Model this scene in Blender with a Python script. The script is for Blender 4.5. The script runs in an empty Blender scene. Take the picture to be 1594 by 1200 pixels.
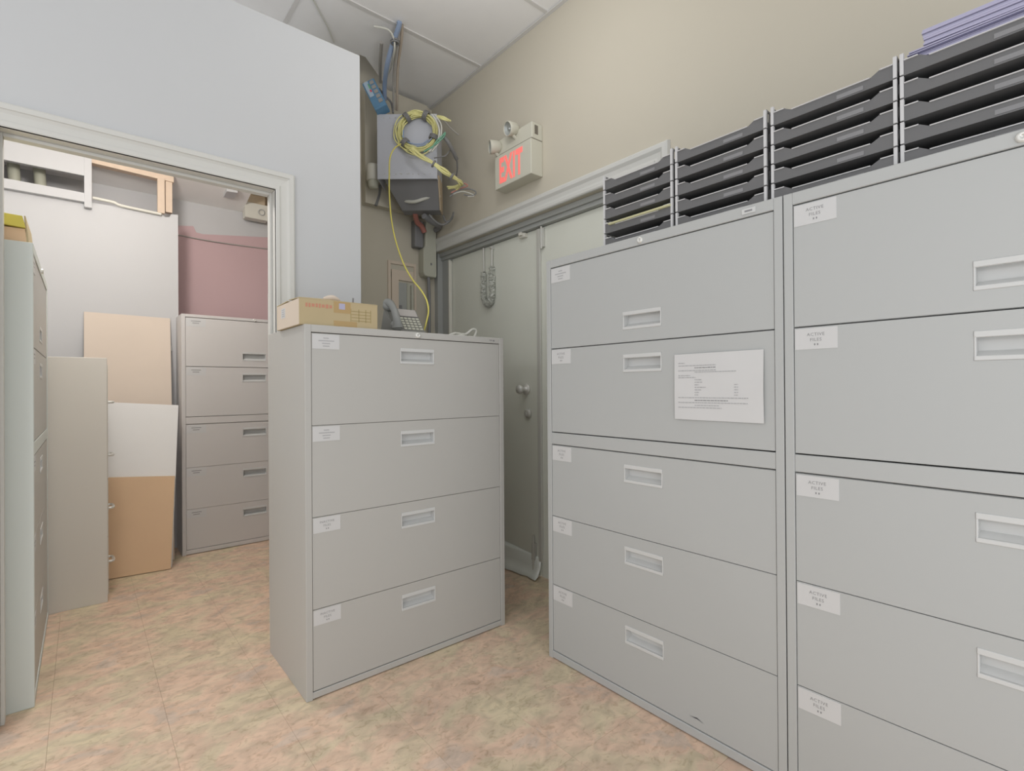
import bpy, bmesh, math, random
from mathutils import Vector, Matrix

random.seed(7)
S = bpy.context.scene
COL = S.collection

# ------------------------------------------------------------------ camera
FPX, CAMH = 791.68, 1.12
YAW, PIT, ROL = math.radians(40.128), math.radians(0.2036), math.radians(-0.3964)
_cy, _sy, _cp, _sp = math.cos(YAW), math.sin(YAW), math.cos(PIT), math.sin(PIT)
FWD = Vector((_sy * _cp, _cy * _cp, _sp))
_R0 = Vector((_cy, -_sy, 0))
_U0 = _R0.cross(FWD)
RGT = math.cos(ROL) * _R0 + math.sin(ROL) * _U0
UPV = -math.sin(ROL) * _R0 + math.cos(ROL) * _U0
CAM = Vector((0, 0, CAMH))


def at(x, y, d):
    """world point seen at photograph pixel (x, y) at distance d along the view axis"""
    return CAM + d * (FWD + (x - 797) / FPX * RGT - (y - 600) / FPX * UPV)


cd = bpy.data.cameras.new('camera')
cd.sensor_fit = 'HORIZONTAL'
cd.sensor_width = 36.0
cd.lens = FPX / 1594 * 36.0
cd.clip_start = 0.02
cam = bpy.data.objects.new('camera', cd)
COL.objects.link(cam)
cam.matrix_world = Matrix((
    (RGT.x, UPV.x, -FWD.x, CAM.x),
    (RGT.y, UPV.y, -FWD.y, CAM.y),
    (RGT.z, UPV.z, -FWD.z, CAM.z),
    (0, 0, 0, 1)))
S.camera = cam

# ------------------------------------------------------------------ light
w = bpy.data.worlds.new('world')
S.world = w
w.use_nodes = True
bg = w.node_tree.nodes['Background']
bg.inputs[0].default_value = (0.98, 0.99, 1.0, 1)
bg.inputs[1].default_value = 1.0


def globe_light(name, loc, radius, energy, color):
    ld = bpy.data.lights.new(name, 'POINT')
    ld.shadow_soft_size = radius
    ld.energy = energy
    ld.color = color
    o = bpy.data.objects.new(name, ld)
    COL.objects.link(o)
    o.location = loc
    return o


globe_light('main_or_fill_light', (-1.6, 0.0, 1.9), 0.2, 32, (1, 0.99, 1.0))
globe_light('main_or_fill_light', (0.5, -0.9, 0.9), 0.3, 14, (1, 0.99, 0.98))  # added low fill behind the camera, no known lamp there
globe_light('corner_fill_light', (1.2, 1.58, 2.72), 0.12, 6.5, (1, 0.985, 0.97))  # unseen light added to brighten the rack corner, doors and ceiling
globe_light('storage_lamp_light', (0.08, 3.1, 2.5), 0.12, 36, (1, 0.95, 0.90))

vs = S.view_settings
vs.view_transform = 'Standard'
vs.look = 'None'
vs.gamma = 1
vs.use_curve_mapping = False
vs.exposure = 0.0

# ------------------------------------------------------------------ materials
def lin(c):
    return tuple(((v / 255) / 12.92 if v / 255 <= 0.04045 else ((v / 255 + 0.055) / 1.055) ** 2.4) for v in c)


MATS = {}


def mat(name, rgb, rough=0.6, metal=0.0, var=0.04, scale=6.0, bump=0.0, bscale=200.0, spec=0.3, emit=None, estr=0.0,
        alpha=1.0, trans=0.0):
    """rgb: sRGB 0-255 of the surface's own colour"""
    m = bpy.data.materials.new(name)
    m.use_nodes = True
    nt = m.node_tree
    b = nt.nodes['Principled BSDF']
    c = lin(rgb)
    tc = nt.nodes.new('ShaderNodeTexCoord')
    if var > 0:
        n = nt.nodes.new('ShaderNodeTexNoise')
        n.inputs['Scale'].default_value = scale
        n.inputs['Detail'].default_value = 4
        nt.links.new(tc.outputs['Object'], n.inputs['Vector'])
        mx = nt.nodes.new('ShaderNodeMix')
        mx.data_type = 'RGBA'
        mx.inputs[6].default_value = (*[v * (1 - var) for v in c], 1)
        mx.inputs[7].default_value = (*[min(1, v * (1 + var)) for v in c], 1)
        nt.links.new(n.outputs['Fac'], mx.inputs[0])
        nt.links.new(mx.outputs[2], b.inputs['Base Color'])
    else:
        b.inputs['Base Color'].default_value = (*c, 1)
    b.inputs['Roughness'].default_value = rough
    b.inputs['Metallic'].default_value = metal
    b.inputs['Specular IOR Level'].default_value = spec
    b.inputs['Alpha'].default_value = alpha
    b.inputs['Transmission Weight'].default_value = trans
    if emit:
        b.inputs['Emission Color'].default_value = (*lin(emit), 1)
        b.inputs['Emission Strength'].default_value = estr
    if bump > 0:
        n2 = nt.nodes.new('ShaderNodeTexNoise')
        n2.inputs['Scale'].default_value = bscale
        nt.links.new(tc.outputs['Object'], n2.inputs['Vector'])
        bp = nt.nodes.new('ShaderNodeBump')
        bp.inputs['Strength'].default_value = bump
        bp.inputs['Distance'].default_value = 0.002
        nt.links.new(n2.outputs['Fac'], bp.inputs['Height'])
        nt.links.new(bp.outputs['Normal'], b.inputs['Normal'])
    MATS[name] = m
    return m


def floor_material():
    m = bpy.data.materials.new('slate_vinyl')
    m.use_nodes = True
    nt = m.node_tree
    L = nt.links
    b = nt.nodes['Principled BSDF']
    geo = nt.nodes.new('ShaderNodeNewGeometry')
    oi = nt.nodes.new('ShaderNodeObjectInfo')
    mul = nt.nodes.new('ShaderNodeVectorMath'); mul.operation = 'SCALE'
    mul.inputs[0].default_value = (0.05, 0.04, 0.0)
    L.new(oi.outputs['Random'], mul.inputs['Scale'])
    add = nt.nodes.new('ShaderNodeVectorMath'); add.operation = 'ADD'
    L.new(geo.outputs['Position'], add.inputs[0]); L.new(mul.outputs[0], add.inputs[1])
    mp = nt.nodes.new('ShaderNodeMapping')
    mp.inputs['Rotation'].default_value = (0, 0, math.radians(-22))
    mp.inputs['Scale'].default_value = (0.85, 1.2, 1)
    L.new(add.outputs[0], mp.inputs['Vector'])

    def noise(scale, detail, dist, src=mp):
        n = nt.nodes.new('ShaderNodeTexNoise')
        n.inputs['Scale'].default_value = scale
        n.inputs['Detail'].default_value = detail
        n.inputs['Distortion'].default_value = dist
        L.new(src.outputs[0], n.inputs['Vector'])
        return n
    n1 = noise(5.5, 6, 0.6)
    r1 = nt.nodes.new('ShaderNodeValToRGB')
    e = r1.color_ramp.elements
    e[0].position, e[0].color = 0.36, (*lin((216, 202, 174)), 1)
    e[1].position, e[1].color = 0.66, (*lin((212, 192, 176)), 1)
    for pos, c in ((0.46, (217, 199, 174)), (0.53, (224, 198, 176)), (0.60, (224, 195, 173))):
        x = e.new(pos); x.color = (*lin(c), 1)
    L.new(n1.outputs['Fac'], r1.inputs['Fac'])

    def mult(src, n, lo, hi, cdark, clight, fac=1.0):
        r = nt.nodes.new('ShaderNodeValToRGB')
        r.color_ramp.elements[0].position = lo; r.color_ramp.elements[0].color = (*cdark, 1)
        r.color_ramp.elements[1].position = hi; r.color_ramp.elements[1].color = (*clight, 1)
        L.new(n.outputs['Fac'], r.inputs['Fac'])
        q = nt.nodes.new('ShaderNodeMix'); q.data_type = 'RGBA'; q.blend_type = 'MULTIPLY'
        q.inputs[0].default_value = fac
        L.new(src, q.inputs[6]); L.new(r.outputs['Color'], q.inputs[7])
        return q.outputs[2]
    c = mult(r1.outputs['Color'], noise(3.2, 4, 0.4), 0.34, 0.55, (0.91, 0.90, 0.91), (1, 1, 1))
    c = mult(c, noise(18, 9, 0.8), 0.30, 0.62, (0.80, 0.80, 0.78), (1.06, 1.05, 1.03))
    n3 = noise(34, 8, 1.6)
    c = mult(c, n3, 0.34, 0.46, (0.80, 0.77, 0.73), (1, 1, 1), 0.8)
    L.new(c, b.inputs['Base Color'])
    b.inputs['Roughness'].default_value = 0.55
    b.inputs['Specular IOR Level'].default_value = 0.25
    bp = nt.nodes.new('ShaderNodeBump'); bp.inputs['Strength'].default_value = 0.25; bp.inputs['Distance'].default_value = 0.003
    L.new(n3.outputs['Fac'], bp.inputs['Height']); L.new(bp.outputs['Normal'], b.inputs['Normal'])
    MATS['floor'] = m


floor_material()
mat('joint', (214, 194, 172), 0.9)
mat('white_wall', (199, 201, 203), 0.85, var=0.015, scale=2, bump=0.05, bscale=300)
mat('beige_wall', (199, 193, 178), 0.85, var=0.02, scale=2, bump=0.05, bscale=300)
mat('ceiling_tile', (239, 239, 239), 0.95, var=0.02, scale=14, bump=0.15, bscale=250)
mat('ceiling_grid', (212, 211, 209), 0.6, var=0.01)
mat('trim_white', (208, 208, 204), 0.5, var=0.01)
mat('pink_paint', (200, 172, 174), 0.85, var=0.03, scale=2)
mat('storage_white', (199, 199, 200), 0.85, var=0.02, scale=2)
mat('storage_ceiling', (240, 238, 236), 0.9, var=0.05, scale=5)
mat('cab_grey', (182, 184, 183), 0.42, var=0.012, scale=1.5, spec=0.4)
mat('cab_beige', (186, 185, 181), 0.45, var=0.012, scale=1.5, spec=0.4)
mat('wrap_foil', (186, 188, 180), 0.3, 0.15, var=0.05)
mat('cab_storage', (208, 205, 203), 0.45, var=0.012, scale=1.5, spec=0.4)  # lighter cabinet grey, main-room light on the drawers put into the colour
mat('cable_brown', (180, 168, 154), 0.5, var=0.0)
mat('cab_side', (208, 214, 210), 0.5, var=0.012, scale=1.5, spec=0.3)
mat('cab_tan', (219, 215, 207), 0.5, var=0.012, scale=1.5)
mat('cab_handle', (206, 207, 206), 0.4, var=0.0)
mat('cab_gap', (190, 190, 186), 0.8, var=0.0)
mat('label_paper', (207, 207, 207), 0.7, var=0.01)
mat('print_grey', (176, 176, 178), 0.8, var=0.0)
mat('print_dark', (140, 140, 142), 0.8, var=0.0)
mat('chrome', (224, 224, 220), 0.3, 0.35, var=0.0)
mat('steel', (206, 206, 200), 0.4, 0.2, var=0.03)
mat('door_metal', (222, 224, 214), 0.5, 0.0, var=0.06, scale=3, spec=0.4)
mat('door_frame', (171, 173, 170), 0.55, var=0.05, scale=3)
mat('plastic_sheet', (232, 236, 230), 0.2, 0.0, var=0.05, spec=0.8)
mat('tray_black', (106, 106, 107), 0.4, var=0.0, spec=0.45)
mat('tray_highlight', (205, 205, 206), 0.6, var=0.0)  # pale tone for black plastic, lit edges put into the colour
mat('paper_lavender', (178, 176, 200), 0.8, var=0.03)
mat('paper_cream', (214, 212, 172), 0.8, var=0.02)
mat('paper_white', (210, 210, 210), 0.8, var=0.02)
mat('paper_blue', (150, 160, 164), 0.8, var=0.02)
mat('cardboard', (186, 170, 136), 0.85, var=0.05, scale=8)
mat('cardboard_pale', (216, 202, 186), 0.85, var=0.03, scale=8)
mat('cardboard_brown', (224, 193, 159), 0.85, var=0.05, scale=5)
mat('cardboard_tan', (215, 201, 187), 0.85, var=0.03, scale=5)
mat('cardboard_tape', (180, 154, 110), 0.4, var=0.03)
mat('print_red', (196, 140, 118), 0.8, var=0.05, scale=60)
mat('print_olive', (160, 146, 100), 0.8, var=0.05, scale=60)
mat('foam_white', (239, 239, 238), 0.9, var=0.02)
mat('yellow_card', (214, 200, 96), 0.7, var=0.03)
mat('wood', (212, 192, 172), 0.7, var=0.08, scale=20)
mat('wood_dark', (196, 178, 152), 0.75, var=0.1, scale=20)
mat('pipe_dark', (176, 176, 160), 0.5, var=0.04)
mat('rack_grey', (192, 195, 204), 0.45, var=0.03, spec=0.4)
mat('rack_dark', (136, 136, 138), 0.5, var=0.02)
mat('hole_light', (196, 196, 196), 0.7, var=0.0)
mat('cable_yellow', (226, 222, 158), 0.45, var=0.06, scale=30)
mat('cable_yellow_deep', (216, 206, 110), 0.45, var=0.05, scale=30)
mat('cable_white', (206, 206, 198), 0.5, var=0.0)
mat('cable_green', (120, 176, 150), 0.5, var=0.0)
mat('cable_blue', (150, 168, 196), 0.5, var=0.0)
mat('cable_grey', (164, 160, 154), 0.5, var=0.0)
mat('cable_black', (132, 132, 132), 0.5, var=0.0)
mat('cable_red', (196, 132, 122), 0.5, var=0.0)
mat('modem_blue', (104, 146, 180), 0.4, var=0.03)
mat('modem_light', (176, 196, 214), 0.35, var=0.03)
mat('led_red', (220, 90, 100), 0.4, var=0.0)
mat('led_green', (120, 180, 130), 0.4, var=0.0)
mat('device_white', (216, 214, 204), 0.5, var=0.0)
mat('device_grey', (190, 190, 176), 0.5, var=0.03)
mat('phone_grey', (138, 140, 138), 0.4, var=0.02)
mat('phone_dark', (128, 128, 124), 0.45, var=0.02)
mat('phone_screen', (176, 172, 168), 0.25, var=0.02)
mat('exit_white', (206, 204, 190), 0.5, var=0.0)
mat('exit_red', (245, 140, 132), 0.5, var=0.0, emit=(255, 96, 92), estr=0.42)
mat('lamp_glass', (176, 180, 178), 0.15, 0.3, var=0.0, spec=0.7)
mat('shadow_slot', (118, 112, 102), 0.8, var=0.0)


# ------------------------------------------------------------------ mesh builder
class MB:
    def __init__(self):
        self.v, self.f, self.m, self.s = [], [], [], []

    def add(self, vs, fs, mi=0, smooth=False):
        o = len(self.v)
        self.v += [tuple(p) for p in vs]
        for f in fs:
            self.f.append(tuple(i + o for i in f)); self.m.append(mi); self.s.append(smooth)
        return self

    def box(self, x0, x1, y0, y1, z0, z1, mi=0):
        vs = [(x, y, z) for z in (z0, z1) for y in (y0, y1) for x in (x0, x1)]
        return self.add(vs, [(0, 2, 3, 1), (4, 5, 7, 6), (0, 1, 5, 4), (2, 6, 7, 3), (0, 4, 6, 2), (1, 3, 7, 5)], mi)

    def hexa(self, b, t, mi=0):
        """b, t: four bottom / top points in the same turning sense"""
        return self.add(list(b) + list(t), [(0, 3, 2, 1), (4, 5, 6, 7), (0, 1, 5, 4), (1, 2, 6, 5), (2, 3, 7, 6), (3, 0, 4, 7)], mi)

    def prism(self, poly, d, mi=0):
        """poly: 3-D points, d: extrusion vector"""
        n = len(poly)
        d = Vector(d)
        vs = [Vector(p) for p in poly] + [Vector(p) + d for p in poly]
        fs = [tuple(range(n - 1, -1, -1)), tuple(range(n, 2 * n))]
        fs += [(i, (i + 1) % n, n + (i + 1) % n, n + i) for i in range(n)]
        return self.add(vs, fs, mi)

    def tube(self, pts, r, seg=7, mi=0, sub=4, closed=False):
        P = [Vector(p) for p in pts]
        if sub > 1 and len(P) > 2:
            Q = []
            n = len(P)
            rng = range(n) if closed else range(n - 1)
            for i in rng:
                p0 = P[(i - 1) % n] if (closed or i > 0) else P[0]
                p1, p2 = P[i], P[(i + 1) % n]
                p3 = P[(i + 2) % n] if (closed or i + 2 < n) else P[-1]
                for k in range(sub):
                    t = k / sub
                    Q.append(0.5 * ((2 * p1) + (p2 - p0) * t + (2 * p0 - 5 * p1 + 4 * p2 - p3) * t * t
                                    + (3 * p1 - p0 - 3 * p2 + p3) * t ** 3))
            if not closed:
                Q.append(P[-1])
            P = Q
        n = len(P)
        rs = r if callable(r) else (lambda u: r)
        vs, fs = [], []
        prev = None
        for i in range(n):
            a = P[(i - 1) % n] if (closed or i > 0) else P[i]
            b = P[(i + 1) % n] if (closed or i < n - 1) else P[i]
            T = (b - a).normalized() if (b - a).length > 1e-9 else Vector((0, 0, 1))
            if prev is None:
                h = Vector((0, 0, 1)) if abs(T.z) < 0.9 else Vector((1, 0, 0))
                N = T.cross(h).normalized()
            else:
                N = (prev - T * prev.dot(T)).normalized()
            prev = N
            B = T.cross(N)
            rr = rs(i / max(1, n - 1))
            for k in range(seg):
                an = 2 * math.pi * k / seg
                vs.append(P[i] + rr * (math.cos(an) * N + math.sin(an) * B))
        last = n if closed else n - 1
        for i in range(last):
            j = (i + 1) % n
            for k in range(seg):
                k2 = (k + 1) % seg
                fs.append((i * seg + k, i * seg + k2, j * seg + k2, j * seg + k))
        self.add(vs, fs, mi, True)
        if not closed:
            self.add(vs[:seg], [tuple(range(seg - 1, -1, -1))], mi)
            self.add(vs[-seg:], [tuple(range(seg))], mi)
        return self

    def lathe(self, prof, c, axis, seg=20, mi=0):
        """prof: (radius, height) along axis from c"""
        A = Vector(axis).normalized()
        h = Vector((0, 0, 1)) if abs(A.z) < 0.9 else Vector((1, 0, 0))
        N = A.cross(h).normalized(); B = A.cross(N)
        c = Vector(c)
        vs = []
        for r, z in prof:
            for k in range(seg):
                an = 2 * math.pi * k / seg
                vs.append(c + A * z + max(r, 1e-5) * (math.cos(an) * N + math.sin(an) * B))
        fs = []
        for i in range(len(prof) - 1):
            for k in range(seg):
                k2 = (k + 1) % seg
                fs.append((i * seg + k, i * seg + k2, (i + 1) * seg + k2, (i + 1) * seg + k))
        return self.add(vs, fs, mi, True)

    def mesh(self, name, mats):
        me = bpy.data.meshes.new(name)
        me.from_pydata(self.v, [], self.f)
        for x in (mats if isinstance(mats, (list, tuple)) else [mats]):
            me.materials.append(MATS[x])
        me.polygons.foreach_set('material_index', self.m)
        me.polygons.foreach_set('use_smooth', self.s)
        bm = bmesh.new(); bm.from_mesh(me)
        bmesh.ops.recalc_face_normals(bm, faces=bm.faces)
        bm.to_mesh(me); bm.free()
        return me

    def build(self, name, mats, parent=None, bevel=0.0, seg=2):
        o = bpy.data.objects.new(name, self.mesh(name, mats))
        COL.objects.link(o)
        if parent:
            o.parent = parent
        if bevel:
            md = o.modifiers.new('edge', 'BEVEL')
            md.width = bevel; md.segments = seg; md.limit_method = 'ANGLE'; md.angle_limit = math.radians(40)
        return o


def empty(name, loc, rz=0.0):
    o = bpy.data.objects.new(name, None)
    COL.objects.link(o)
    o.empty_display_size = 0.1
    o.location = loc
    o.rotation_euler = (0, 0, rz)
    return o


def tag(o, label, cat, group=None):
    o['label'] = label
    o['category'] = cat
    if group:
        o['group'] = group
    return o


def struct(o, label=None):
    o['kind'] = 'structure'
    if label:
        o['label'] = label
    return o


def text_tris(s, size, bold=0.0):
    cu = bpy.data.curves.new('t', 'FONT')
    cu.body = s
    cu.size = size
    cu.align_x = 'CENTER'
    cu.space_character = 1.12
    cu.resolution_u = 2
    cu.offset = bold
    ob = bpy.data.objects.new('t', cu)
    COL.objects.link(ob)
    dg = bpy.context.evaluated_depsgraph_get()
    me = ob.evaluated_get(dg).to_mesh()
    vs = [tuple(v.co) for v in me.vertices]
    fs = [tuple(p.vertices) for p in me.polygons]
    ob.evaluated_get(dg).to_mesh_clear()
    bpy.data.objects.remove(ob)
    bpy.data.curves.remove(cu)
    return vs, fs


# ------------------------------------------------------------------ room shell
WX = 1.97          # beige wall plane
FY = 3.234         # far wall of the corner
PY = 2.362         # white partition face
CZ = 3.175         # ceiling

fl = struct(MB().box(-1.3, 2.4, -0.3, 4.9, -0.10, -0.005).build('floor', 'joint'), 'floor of mottled slate-look vinyl tiles')
TS = 0.305
tile_mesh = MB().box(0.0003, TS - 0.0003, 0.0003, TS - 0.0003, -0.005, 0.0).mesh('floor_tile', 'floor')
for i in range(-5, 7):
    for j in range(-4, 12):
        x0, y0 = 0.215 + i * TS, 1.065 + j * TS
        if x0 > 2.05 or y0 > 4.6 or y0 < -0.2 or (y0 < 2.2 and x0 < -0.85):
            continue
        t = bpy.data.objects.new('floor_tile', tile_mesh)
        COL.objects.link(t)
        t.parent = fl
        t.location = (x0, y0, 0)

# white partition with doorway
m = MB().prism([(-1.75, PY, 0), (-0.228, PY, 0), (-0.228, PY, 2.01), (0.662, PY, 2.01), (0.662, PY, 0), (1.036, PY, 0), (1.036, PY, 2.742), (-1.75, PY, 2.742)], (0, 0.10, 0))
struct(m.build('wall_left', 'white_wall', bevel=0.003), 'white partition wall with a cased doorway')
# end of partition returns into the corner niche
prof = [(PY + 0.1, 0), (FY + 0.1, 0), (FY + 0.1, 2.93), (2.9, 2.985), (PY + 0.1, 2.735)]
struct(MB().prism([(1.0, y, z) for y, z in prof], (0.036, 0, 0)).build('wall_niche', 'beige_wall'), 'short return wall behind the end of the white partition')
# far beige wall in the corner
struct(MB().box(1.0, 2.13, FY, FY + 0.1, 0, 3.75).build('wall_back', 'beige_wall'), 'beige wall of the corner behind the network rack')
# beige wall with exit doors
m = MB()
m.box(WX, WX + 0.16, -0.6, 1.335, 0, 3.75)
m.box(WX, WX + 0.16, 1.335, FY, 2.105, 3.75)
struct(m.build('wall_right', 'beige_wall'), 'beige wall with the exit sign and metal double doors')


def casing(name, prof, wmap, corners):
    """corners(w): list of 2-D points for profile offset w; wmap(u, v, t) -> 3-D"""
    mb = MB()
    rows = [[wmap(u, v, t) for (u, v) in corners(wd)] for (wd, t) in prof]
    n = len(rows[0])
    vs = [p for r in rows for p in r]
    fs = []
    for i in range(len(rows) - 1):
        for k in range(n - 1):
            fs.append((i * n + k, i * n + k + 1, (i + 1) * n + k + 1, (i + 1) * n + k))
    return mb.add(vs, fs)


PROF = [(0, 0), (0, 0.011), (0.004, 0.013), (0.016, 0.013), (0.018, 0.009), (0.024, 0.007), (0.046, 0.009), (0.056, 0.014),
        (0.058, 0.018), (0.074, 0.018), (0.079, 0.014), (0.081, 0.0)]
XL, XR, ZT = -0.215, 0.643, 1.99
mb = casing('c', PROF, lambda u, v, t: (u, PY - t, v),
            lambda d: [(XL - d, 0), (XL - d, ZT + d), (XR + d, ZT + d), (XR + d, 0)])
tr = struct(mb.build('trim_1', 'trim_white'), 'white moulded casing around the storage doorway')
m = MB()
m.box(XR, XR + 0.018, PY - 0.012, PY + 0.115, 0, ZT + 0.02)
m.box(XL - 0.018, XL, PY - 0.012, PY + 0.115, 0, ZT + 0.02)
m.box(XL, XR, PY - 0.012, PY + 0.115, ZT + 0.0, ZT + 0.02)
m.build('jamb', 'trim_white', tr, 0.002)
m = MB()
m.box(XR - 0.010, XR, PY + 0.045, PY + 0.08, 0, ZT)
m.box(XL, XL + 0.010, PY + 0.045, PY + 0.08, 0, ZT)
m.box(XL + 0.01, XR - 0.01, PY + 0.045, PY + 0.08, ZT - 0.012, ZT)
m.build('door_stop', 'trim_white', tr, 0.002)

PROF2 = [(0, 0), (0, 0.012), (0.006, 0.016), (0.022, 0.016), (0.026, 0.010), (0.034, 0.009), (0.054, 0.013), (0.062, 0.019),
         (0.068, 0.023), (0.084, 0.023), (0.092, 0.017), (0.096, 0.0)]
mb = casing('c2', PROF2, lambda u, v, t: (WX - t, u, v),
            lambda d: [(FY - 0.005, 2.105 + d), (1.345 - d, 2.105 + d), (1.345 - d, 0)])
struct(mb.build('trim_2', 'trim_white'), 'white moulded casing above the exit doors')

# ceiling: tiles in a grid, one tile twisted up by the cables
ce = struct(MB().box(-1.2, 2.13, -0.45, FY + 0.1, 3.70, 3.76).build('ceiling', 'ceiling_tile'), 'suspended ceiling of grey-white tiles with one broken at the cables')
colx = [-1.2, -0.35, 0.87, WX]
rowy = [-0.447, 0.163, 0.773, 1.383, 1.993, 2.603, FY]
for i in range(3):
    for j in range(6):
        x0, x1, y0, y1 = colx[i], colx[i + 1], rowy[j], rowy[j + 1]
        if i == 2 and j == 5:
            poly = [(x0 + 0.004, y0 + 0.004, CZ), (x1 - 0.004, y0 + 0.004, CZ), (x1 - 0.004, y1, CZ), (1.64, y1, CZ), (1.345, 2.985, CZ), (1.31, 2.985, CZ), (1.27, 3.08, CZ), (1.2, y1, CZ), (x0 + 0.004, y1, CZ)]
            MB().prism(poly, (0, 0, 0.015)).build('ceiling_tile', 'ceiling_tile', ce)
            continue
        MB().box(x0 + 0.004, x1 - 0.004, y0 + 0.004, y1 - 0.004, CZ, CZ + 0.015).build('ceiling_tile', 'ceiling_tile', ce)
for yb in rowy[1:-1]:
    MB().box(-1.2, WX, yb - 0.011, yb + 0.011, CZ - 0.006, CZ + 0.02).build('grid_bar', 'ceiling_grid', ce)
for xb in colx[1:-1]:
    MB().box(xb - 0.011, xb + 0.011, -0.44, FY - 0.02, CZ - 0.0055, CZ + 0.02).build('grid_bar', 'ceiling_grid', ce)
struct(MB().box(WX - 0.024, WX, -0.44, FY, CZ - 0.008, CZ - 0.004).build('trim_3', 'ceiling_grid'), 'thin metal wall angle at the ceiling edge')

# exit double doors, recessed under the header
m = MB()
m.box(2.015, 2.10, 1.335, FY, 2.052, 2.105)
m.box(2.0, 2.02, 1.335, FY, 2.075, 2.105)
m.box(2.025, 2.10, 3.10, FY, 0, 2.06)
m.box(1.985, 2.03, 3.19, FY, 0, 2.105)
struct(m.build('trim_4', 'door_frame', bevel=0.002), 'grey-green steel frame of the exit doors')
struct(MB().box(2.018, 2.045, 3.088, 3.102, 0.01, 2.04).build('trim_5', 'device_white', bevel=0.003), 'pale upright strip at the hinge side of the exit door')

d1 = struct(MB().box(2.045, 2.09, 2.176, 3.088, 0.012, 2.05).build('door_1', 'door_metal', bevel=0.003), 'grey metal exit door leaf with lever and deadbolt')
MB().box(2.030, 2.046, 2.150, 2.180, 0.10, 2.045).build('astragal', 'steel', d1, 0.004)
m = MB()
kx, ky, kz = 2.045, 2.29, 1.107
m.lathe([(0.001, 0), (0.034, 0), (0.034, 0.006), (0.028, 0.011), (0.014, 0.014), (0.012, 0.035), (0.022, 0.042), (0.027, 0.055),
         (0.024, 0.066), (0.001, 0.069)], (kx, ky, kz), (-1, 0, 0))
m.build('door_knob', 'chrome', d1)
m = MB()
m.lathe([(0.001, 0), (0.028, 0), (0.028, 0.012), (0.022, 0.018), (0.016, 0.019), (0.001, 0.019)], (kx, 2.272, 0.962), (-1, 0, 0))
m.box(2.018, 2.027, 2.270, 2.274, 0.950, 0.974)
m.build('deadbolt', 'steel', d1)
# rods wrapped in crumpled plastic
m = MB()
m.tube([(2.032, 2.695, 2.045), (2.032, 2.69, 1.85)], 0.006)
m.tube([(2.030, 2.60, 2.02), (2.030, 2.605, 1.80)], 0.007)
m.tube([(2.045, 2.60, 2.02), (2.030, 2.60, 2.03), (2.022, 2.60, 2.018)], 0.010)
m.build('hanging_rod', 'steel', d1)


def crumple(pts, r0):
    mb = MB()
    rng = random.Random(3)
    mb.tube(pts, r0, seg=12, sub=10)
    vs = []
    for v in mb.v:
        k = rng.uniform(-0.0065, 0.0065)
        vs.append((min(v[0] + rng.uniform(-0.006, 0.004), 2.043), v[1] + k, v[2] + rng.uniform(-0.005, 0.005)))
    mb.v = vs
    mb.s = [False] * len(mb.s)
    return mb


crumple([(2.030, 2.69, 1.88), (2.028, 2.69, 1.80), (2.026, 2.688, 1.73), (2.026, 2.668, 1.682), (2.026, 2.635, 1.664), (2.026, 2.603, 1.69),
         (2.028, 2.595, 1.76), (2.030, 2.60, 1.83), (2.030, 2.602, 1.90)], 0.019).build('crumpled_wrap', 'wrap_foil', d1)
# clear plastic sweep at the floor
mb = MB()
rng = random.Random(11)
n = 22
rows = []
for k in range(n + 1):
    y = 2.16 + (3.08 - 2.16) * k / n
    wv = rng.uniform(-0.006, 0.006)
    rows.append([(2.044, y, 0.19 - 0.07 * (1 - k / n)), (2.034 + wv, y, 0.12), (2.028 - wv, y, 0.065), (2.010 + wv, y, 0.022), (1.985 + 2 * wv, y, 0.006)])
vs = [p for r in rows for p in r]
fs = [(i * 5 + k, i * 5 + k + 1, (i + 1) * 5 + k + 1, (i + 1) * 5 + k) for i in range(n) for k in range(4)]
mb.add(vs, fs, 0, True)
o = mb.build('door_sweep', 'plastic_sheet', d1)
md = o.modifiers.new('thick', 'SOLIDIFY'); md.thickness = 0.002
m = MB()
m.box(2.022, 2.045, 2.205, 2.232, 0.10, 0.20)
m.tube([(2.026, 2.218, 0.25), (2.026, 2.218, 0.03)], 0.008)
m.build('floor_bolt', 'steel', d1, 0.002)
m = MB()
m.box(2.02, 2.05, 2.270, 2.325, 2.020, 2.046)
m.box(2.005, 2.03, 2.285, 2.312, 2.03, 2.05)
m.build('door_catch', 'device_white', d1, 0.003)
d2 = struct(MB().box(2.045, 2.09, 1.342, 2.166, 0.012, 2.05).build('door_2', 'door_metal', bevel=0.003), 'grey metal exit door leaf behind the tall cabinets')
m = MB()
m.box(2.028, 2.046, 2.118, 2.146, 1.93, 2.04)
m.tube([(2.026, 2.132, 2.048), (2.026, 2.132, 1.92)], 0.007)
m.build('surface_bolt', 'steel', d2, 0.002)

# ------------------------------------------------------------------ storage room shell
struct(MB().box(-2.2, 2.0, 4.6, 4.7, 0, 2.57).build('wall_rear', 'storage_white'), 'rear wall of the storage room')
poly = [(-2.0, 4.599, 0), (1.98, 4.599, 0), (1.98, 4.599, 2.46), (1.21, 4.599, 2.40), (0.72, 4.599, 2.335), (0.675, 4.599, 2.34), (0.655, 4.599, 2.385),
        (0.56, 4.599, 2.37), (-2.0, 4.599, 2.37)]
struct(MB().prism(poly, (0, -0.006, 0)).build('wall_paint', 'pink_paint'), 'dusty pink painted area of the storage rear wall')
prof = [(4.6, 2.57), (2.9, 2.985), (PY + 0.1, 2.735), (PY + 0.1, 2.742), (2.9, 3.0), (4.6, 2.60)]  # slope down to the partition is added, unseen, to hold back lamp light
struct(MB().prism([(-2.2, y, z) for y, z in prof], (3.2, 0, 0)).build('ceiling_storage', 'storage_ceiling'), 'sloping pale ceiling of the storage room')
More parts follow.
